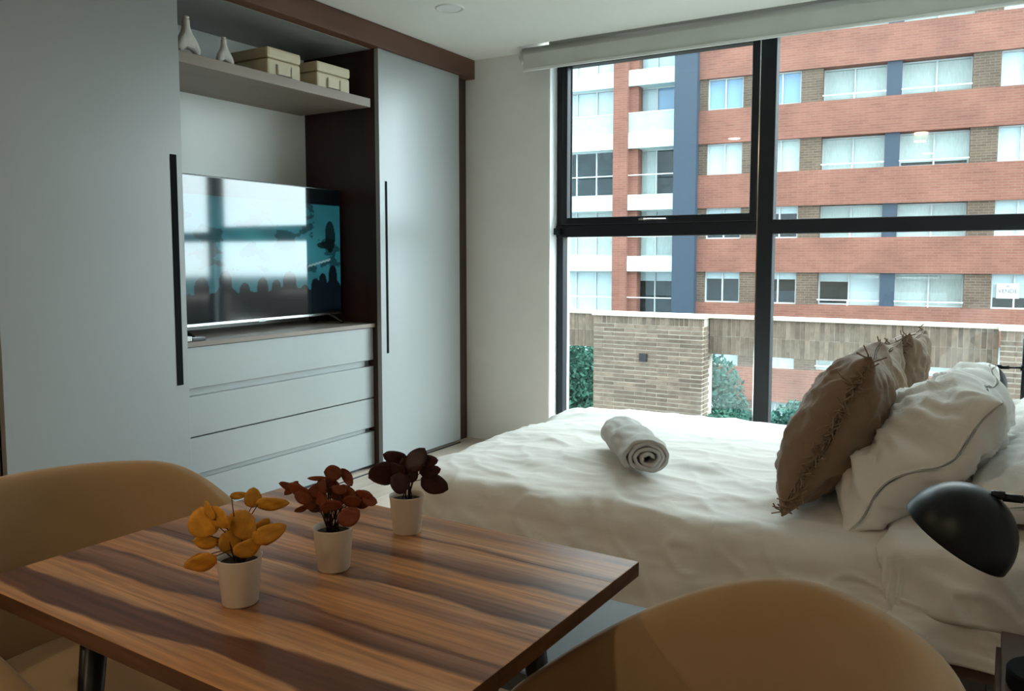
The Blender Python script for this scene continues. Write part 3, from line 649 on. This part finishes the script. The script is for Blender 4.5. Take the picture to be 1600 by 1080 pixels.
def plant(name, c, label, rimpx, mpp, leaves, lm, kind, seed, grow=1.2):
    """leaves: (dx, dy up, length, width, angle) in millimetre-like units measured from the rim centre"""
    random.seed(seed)
    o = empty(name, (c[0], c[1], .7405), 0, label, 'potted plant', 'three small potted plants in a row on the table')
    MB().lathe([(.0005, 0), (.0235, 0), (.0245, .0015), (.0305, .065), (.0312, .0665), (.0300, .0665), (.0275, .060), (.027, .055)], 36).build('pot', M['pot'], o, smooth=True)
    MB().lathe([(.0005, .058), (.014, .0592), (.0278, .057)], 24).build('soil', M['soil'], o, smooth=True)
    rim = Vector((0, 0, .066))
    for (px, py, L, W, ang) in leaves:
        dep = random.uniform(-.022, .022)
        ctr = rim+VR*(px-rimpx[0])*mpp+UPZ*(rimpx[1]-py)*mpp*1.0+VF*dep
        L *= mpp*grow; W *= mpp*grow; a = R(ang)
        d = (VR*math.cos(a)+UPZ*math.sin(a)+VF*random.uniform(-.35, .35)).normalized()
        if (ctr-rim).dot(d) < 0 and abs(ang) != 90: d = -d
        base = ctr-d*L/2
        s_ = (VR*-math.sin(a)+UPZ*math.cos(a)+VF*random.uniform(-.5, .5)); s_ = (s_-d*s_.dot(d)).normalized(); n_ = d.cross(s_)
        me = leaf_mesh(kind).copy(); me.name = 'leaf'
        lo = put('leaf', me, None, o)
        if not lo.data.materials: lo.data.materials.append(lm)
        m4 = Matrix((d*L, s_*W, n_*L)).transposed().to_4x4(); m4.translation = base; lo.matrix_basis = m4
        root = Vector((random.uniform(-.008, .008), random.uniform(-.008, .008), .057))
        mid = root*.45+base*.55+Vector((0, 0, .012)); mid.x *= .8; mid.y *= .8
        MB().tube([root, mid, base+d*L*.1], [.0011, .0009, .0006], 6).build('stem', M['stemd'], o, smooth=True)
Yl = [(316,833,40,34,100),(340,822,32,34,80),(356,846,38,30,60),(379,836,38,36,88),(397,856,34,30,60),(417,846,44,22,20),(413,811,42,16,-4),(380,805,26,20,88),(358,802,24,9,8),(315,865,30,18,175),(342,868,48,18,200),(311,893,50,24,205),(292,901,30,15,210),(329,812,26,14,120),(352,866,34,26,100),(384,868,38,24,30),(365,855,34,26,75),(404,838,30,18,45)]
plant('yellow_potted_plant', (-.893, .752), 'white pot with broad yellow autumn leaves, nearest of the three plants', (364, 889), 1/1085, Yl, M['leafy'], 'broad', 3, 1.2)
Ol = [(516,749,25,20,0),(536,756,26,13,-55),(495,754,24,6,177),(451,767,26,13,170),(446,780,24,11,225),(468,772,32,17,150),(509,769,24,16,75),(494,775,26,18,10),(480,794,24,20,60),(466,806,22,9,205),(480,809,22,14,150),(534,780,30,17,-20),(554,796,30,24,20),(569,793,20,13,-20),(541,812,30,24,30),(524,774,22,12,-10),(517,795,26,18,10),(499,786,26,18,80),(527,790,22,14,-30),(488,786,24,16,120),(545,790,26,18,10),(505,800,20,14,100),(512,783,26,16,90),(502,765,20,14,100),(560,782,22,13,-15),(474,783,24,16,150)]
plant('rust_potted_plant', (-.868, .912), 'white pot with many small rust-red leaves, middle of the three plants', (513, 833), 1/970, Ol, M['leafo'], 'small', 7)
Dl = [(590,750,42,36,200),(609,727,36,20,160),(619,760,30,28,150),(645,724,38,26,55),(664,727,26,16,5),(664,744,34,18,15),(670,767,42,27,-25),(613,742,30,22,160),(627,737,26,18,110),(636,752,22,16,60)]
plant('maroon_potted_plant', (-.876, 1.105), 'white pot with dark maroon rounded leaves, farthest of the three plants', (627, 784), 1/880, Dl, M['leafd'], 'broad', 11, 1.1)
# ------------------------------------------------------------------ outside: apartment building
bl = empty('apartment_building', (0, 30, 0), math.atan2(.069, .9976), 'red brick apartment block with white balconies and blue-grey pillars across the street', 'building')
def fb(name, b, m, parent=None, bevel=0): return box(name, b, m, parent or bl, bevel)
PER = 2.32; K0, K1 = -3, 4
def zt(k): return .74+PER*k
def zb(k): return -.38+PER*k
S0, S1 = -19.0, 17.0
for k in range(K0, K1+1):
    fb('brick_band', (-9.62, S1, .0, .5, zt(k-1), zb(k)), M['redbrick'])
fb('brick_band', (-9.62, S1, .0, .5, zt(K1), zt(K1)+2.4), M['redbrick'])
fb('core', (S0, S1, 2.2, 9, zt(K0-1), zt(K1)+2.4), M['brownbrick'])
fb('brick_pillar', (-12.83, -12.27, -.25, 2.2, zt(K0-1), zt(K1)+2.4), M['redbrick'])
fb('cladding_pillar', (-10.45, -9.62, -.35, 2.2, zt(K0-1), zt(K1)+2.4), M['bluecol'])
def window(s0, s1, z0, z1, ncols, covers, depth=.18, parent=None, fw=.05, drop=None):
    f = MB().box(s0, s1, depth, depth+.08, z0, z0+fw).box(s0, s1, depth, depth+.08, z1-fw, z1).box(s0, s0+fw, depth, depth+.08, z0+fw, z1-fw).box(s1-fw, s1, depth, depth+.08, z0+fw, z1-fw)
    for i in range(1, ncols): c = s0+(s1-s0)*i/ncols; f.box(c-fw/2, c+fw/2, depth, depth+.08, z0+fw, z1-fw)
    w_ = f.build('window', M['wframe'], bl)
    for i in range(ncols):
        a = s0+(s1-s0)*i/ncols+fw/2; b_ = s0+(s1-s0)*(i+1)/ncols-fw/2
        MB().box(a, b_, depth+.03, depth+.04, z0+fw, z1-fw).build('pane', M['fglass'], w_)
        cv = covers[i % len(covers)]
        if cv:
            mname, frac = cv
            MB().box(a, b_, depth+.10, depth+.12, z1-fw-(z1-z0-2*fw)*frac, z1-fw).build('blind', M[mname], w_)
    MB().box(s0, s1, depth+.55, depth+.6, z0, z1).build('room', M['dark'], w_)
    return w_
random.seed(12)
C_ = ('curtain', 1); W_ = ('curtainw', 1); BL = ('bluewin', 1); HALF = ('curtainw', .2)
for k in range(K0, K1+1):
    z0, z1 = zb(k), zt(k)
    for (a, b_) in ((-9.62, -9.33), (-8.06, -7.37), (-6.10, -5.46), (-.94, -.17), (1.10, 1.9), (3.9, 4.7), (9.2, 10.0), (12.0, 12.8), (14.8, S1)):
        fb('brick_pier', (a, b_, .06, 2.2, z0, z1), M['brownbrick'])
    sm_ = {3: BL, 2: C_, 1: HALF, 0: HALF}.get(k, W_)
    window(-9.33, -8.06, z0, z1, 2, [BL if k == 3 else (W_ if k == 2 else sm_)])
    window(-7.37, -6.10, z0, z1, 2, [BL if k == 3 else sm_])
    window(-.17, 1.10, z0, z1, 2, [('curtainw', .7) if k == 0 else W_])
    window(1.9, 3.9, z0, z1, 3, [W_, C_])
    window(4.7, 6.7, z0, z1, 2, [C_]); window(7.2, 9.2, z0, z1, 2, [C_]); window(10.0, 12.0, z0, z1, 2, [W_]); window(12.8, 14.8, z0, z1, 2, [W_])
    fb('cladding_pillar', (6.7, 7.2, .08, 2.2, z0, z1), M['bluecol'])
    fb('cladding_pillar', (-3.42, -2.97, .08, 2.2, z0, z1), M['bluecol'])
    fb('loggia_side', (-5.46, -5.40, .06, 2.2, z0, z1), M['brownbrick'])
    window(-5.40, -3.42, z0, z1-.02, 2, [C_] if k != 0 else [('curtainw', .25), W_], depth=.42)
    window(-2.97, -.94, z0, z1-.02, 2, [('curtain', .9 if k == 2 else 1)], depth=.42)
    for (a, b_) in ((-5.40, -3.42), (-2.97, -.94)):
        MB().box(a, b_, .04, .08, z0+.16, z0+.20).box((a+b_)/2-.02, (a+b_)/2+.02, .04, .08, z0, z0+.16).build('railing', M['rail'], bl)
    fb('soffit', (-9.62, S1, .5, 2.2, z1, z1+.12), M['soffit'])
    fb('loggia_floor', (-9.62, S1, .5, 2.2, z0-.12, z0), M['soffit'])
    # balconies of the left wing
    for (a, b_, bay) in ((-17.0, -12.83, 'A'), (-12.27, -10.45, 'B')):
        sl = fb('balcony_slab', (a, b_, -.12, 1.0, z1-.0, z1+.58), M['slab'])
        lo = z1-PER+.58
        cv = {('A', 0): [W_], ('B', 0): [HALF], ('A', 1): [('curtain', 1)], ('B', 1): [C_], ('A', 2): [None, ('curtain', .0)], ('B', 2): [C_, None], ('A', 3): [W_], ('B', 3): [('curtainw', 1), BL]}.get((bay, k), [W_])
        cv = [c if c and c[1] > 0 else None for c in cv]
        window(a, b_, lo, z1, 2 if bay == 'B' else 5, cv, depth=.55 if bay == 'B' else .2)
        if bay == 'B': fb('balcony_side', (a, a+.35, .0, .5, lo, z1), M['redbrick'])
        MB().box(a, b_, -.10, -.06, lo+.72, lo+.76).build('railing', M['rail'], bl)
        if k == 3: fb('railing_glass', (a, b_, -.09, -.07, lo, lo+.72), M['frost'])
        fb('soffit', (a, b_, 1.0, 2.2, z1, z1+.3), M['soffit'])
fb('wing_wall', (S0, -17.0, 0, 2.2, zt(K0-1), zt(K1)+1), M['redbrick'])
# lit ceiling lamp in the second loggia
MB().lathe([(.0005, 0), (.2, 0), (.22, .03), (.2, .06), (.0005, .06)], 20, (-2.35, .45, zt(2)-.07)).build('ceiling_lamp', emis('lit_lamp', (1, .8, .55), 1.6), bl, smooth=True)
# for-sale notice
sg = empty('sale_sign', (.0, .0, 0), 0, None, None); sg.parent = bl; sg.name = 'notice'; 
bpy.data.objects.remove(sg)
sgn = MB().box(-.02, .60, .168, .176, -.04, .44).build('notice', M['curtainw'], bl)
def text(body, size, loc, m, parent):
    cu = bpy.data.curves.new('lettering', 'FONT'); cu.body = body; cu.size = size; cu.align_x = 'CENTER'; cu.extrude = .004
    tmp = bpy.data.objects.new('tmp', cu); COL.objects.link(tmp); bpy.context.view_layer.update()
    me = bpy.data.meshes.new_from_object(tmp.evaluated_get(bpy.context.evaluated_depsgraph_get())); bpy.data.objects.remove(tmp)
    me.name = 'lettering'; me.materials.clear(); o = put('lettering', me, m, parent); o.location = loc; o.rotation_euler = (R(90), 0, 0); return o
text('VENDE', .17, (.29, .164, .14), M['red'], sgn); text('SE', .09, (.29, .164, .32), M['red'], sgn)
# ------------------------------------------------------------------ outside: brick parapet and columns
def brick_obj(parent, size, cache={}):
    if size not in cache:
        b_ = MB().box(-size[0]/2, size[0]/2, -size[1]/2, size[1]/2, -size[2]/2, size[2]/2).build('brick', M['romanbrick'], parent); cache[size] = b_.data; return b_
    return put('brick', cache[size], None, parent)
random.seed(5)
def brick_column(x0, x1, y, z0, z1, label, depth=.62):
    o = empty('brick_column', ((x0+x1)/2, y+depth/2, -6), 0, label, 'column', 'brown brick columns of the terrace wall outside'); oo = Vector(o.location)
    rel(MB().box(x0+.012, x1-.012, y+.012, y+depth, -6, z1-.002), oo).build('core', M['mortar'], o)
    rel(MB().box(x0-.02, x1+.02, y-.03, y+depth, z1, z1+.05), oo).build('coping', M['coping'], o)
    n = int((x1-x0)/.087)            # top soldier course
    for i in range(n):
        b_ = brick_obj(o, (.072, .10, .135)); b_.location = Vector((x0+(i+.5)*(x1-x0)/n, y+.05+random.uniform(-.004, .004), z1-.073))-oo
    z = z1-.15-.035; r_ = 0; nb = max(1, round((x1-x0)/.43)); bw = (x1-x0)/nb
    while z > z0:
        off = (r_ % 2)*bw/2
        for i in range(nb+1 if off else nb):
            a = x0+i*bw-off; b2 = min(a+bw, x1); a = max(a, x0)
            if b2-a < .08: continue
            q = brick_obj(o, (round(b2-a-.016, 3), .10, .056)); q.location = Vector(((a+b2)/2, y+.05+random.uniform(-.005, .005), z))-oo
        q = brick_obj(o, (.10, .30 if r_ % 2 else .24, .056)); q.location = Vector((x1-.049, y+.115+(.30 if r_ % 2 else .24)/2, z))-oo
        z -= .078; r_ += 1
    return o
c1 = brick_column(-6.57, -4.44, 14.0, -1.75, .155, 'broad brown brick column outside, left of the window mullion')
c1o = Vector(c1.location)
rel(MB().box(-5.61, -5.47, 13.93, 13.995, -.66, -.52), c1o).build('wall_vent', M['blackplastic'], c1)
brick_column(.06, 1.35, 14.0, -1.75, .155, 'brown brick column outside at the right edge of the window')
def parapet(x0, x1, y, label):
    o = empty('brick_parapet', ((x0+x1)/2, y+.1, -.5), 0, label, 'parapet', 'soldier-course brick beams of the terrace wall outside'); oo = Vector(o.location)
    rel(MB().box(x0, x1, y+.012, y+.30, -.49, .155), oo).build('core', M['mortar'], o)
    rel(MB().box(x0, x1, y-.04, y+.32, .155, .205), oo).build('coping', M['coping'], o)
    n = round((x1-x0)/.078)
    for row, (a, b2) in enumerate(((-.49, -.17), (-.158, .153))):
        for i in range(n):
            q = brick_obj(o, (.066, .10, round(b2-a, 3))); q.location = Vector((x0+(i+.5)*(x1-x0)/n, y+.05+random.uniform(-.006, .006), (a+b2)/2))-oo
parapet(-4.43, .05, 14.35, 'long brown parapet of upright bricks spanning between the two brick columns')
parapet(-9.5, -6.58, 14.35, 'short parapet of upright bricks left of the broad brick column')
# ------------------------------------------------------------------ outside: ground, trees, hedge
g = MB().box(-60, 60, 5.2, 90, -6.4, -6.0).build('ground', M['ground']); g['kind'] = 'structure'
def foliage(name, blobs, n, size, m, parent, seed):
    random.seed(seed); vs = []; fs = []
    for (cx, cy, cz, rx, ry, rz_, wgt) in blobs:
        for _ in range(int(n*wgt)):
            while True:
                p = Vector((random.uniform(-1, 1), random.uniform(-1, 1), random.uniform(-1, 1)))
                if .35 < p.length < 1: break
            p = Vector((cx+p.x*rx, cy+p.y*ry, cz+p.z*rz_)); d = Vector((random.gauss(0, 1), random.gauss(0, 1), random.gauss(0, 1))).normalized()
            e = d.orthogonal().normalized(); s_ = size*random.uniform(.6, 1.3); b_ = len(vs)
            vs += [tuple(p-d*s_), tuple(p+e*s_*.45), tuple(p+d*s_), tuple(p-e*s_*.45)]; fs.append((b_, b_+1, b_+2, b_+3))
    me = bpy.data.meshes.new(name); me.from_pydata(vs, [], fs); o = put(name, me, m, parent); o['kind'] = 'stuff'; return o
def tree(name, c, blobs, n, size, m, label, cat, seed, group=None):
    o = empty(name, c, 0, label, cat, group); foliage('foliage', blobs, n, size, m, o, seed)
    tp = blobs[0][2]
    MB().tube([(0, 0, 0), (.08, .05, tp*.5), (0, 0, tp)], [.14, .10, .04], 10).build('trunk', M['bark'], o, smooth=True)
tree('leafy_tree', (-9.55, 18.6, -6), [(0, 0, 3.6, 1.15, 1.0, 1.35, 1), (.45, 0, 4.2, .7, .7, 1.1, .5), (-.6, 0, 2.4, .9, .9, .9, .6)], 5200, .07, M['leafg'], 'dense green tree outside, left of the broad brick column', 'tree', 1)
tree('leafy_tree', (-5.35, 17.6, -6), [(0, 0, 3.9, .75, .7, 1.25, 1), (.5, 0, 3.3, .9, .7, .8, .6)], 4200, .06, M['leafg2'], 'blue-green tree outside, just right of the broad brick column', 'tree', 2)
tree('hedge_shrub', (-3.75, 13.1, -6), [(0, 0, 4.25, .45, .5, .50, 1), (-.4, 0, 4.05, .4, .5, .5, .8), (.35, 0, 4.15, .3, .45, .45, .7)], 2600, .045, M['leafg'], 'low green shrub outside at the foot of the window, left of the mullion', 'shrub', 3)
tree('hedge_shrub', (-2.45, 12.3, -6), [(0, 0, 4.65, .45, .4, .50, 1), (.5, 0, 4.4, .5, .4, .5, .8), (-.2, 0, 4.25, .3, .4, .5, .6)], 2800, .045, M['leafg2'], 'green shrub outside at the foot of the window, right of the mullion', 'shrub', 4)
# low garden wall catching light behind the shrubs is part of the opposite block; distant buildings seen in reflections
for i, (x_, y_, w_, h_) in enumerate(((40, 62, 16, 4.2), (62, 56, 14, 3.4), (66, 74, 18, 5.0))):
    o = empty('distant_building', (x_, y_, -6), R(-35), ['pale distant apartment building beyond the block', 'low distant apartment building beyond the block', 'tall distant apartment building beyond the block'][i], 'building')
    MB().box(-w_/2, w_/2, -5, 5, 0, h_).build('wall', M['brownbrick'], o)
    m_ = MB()
    for a in range(int(w_/2.4)):
        for b_ in range(int(h_/2.6)): MB().box(-w_/2+.7+a*2.4, -w_/2+2+a*2.4, -5.06, -4.98, .9+b_*2.6, 2.2+b_*2.6).build('window', M['dark'], o)
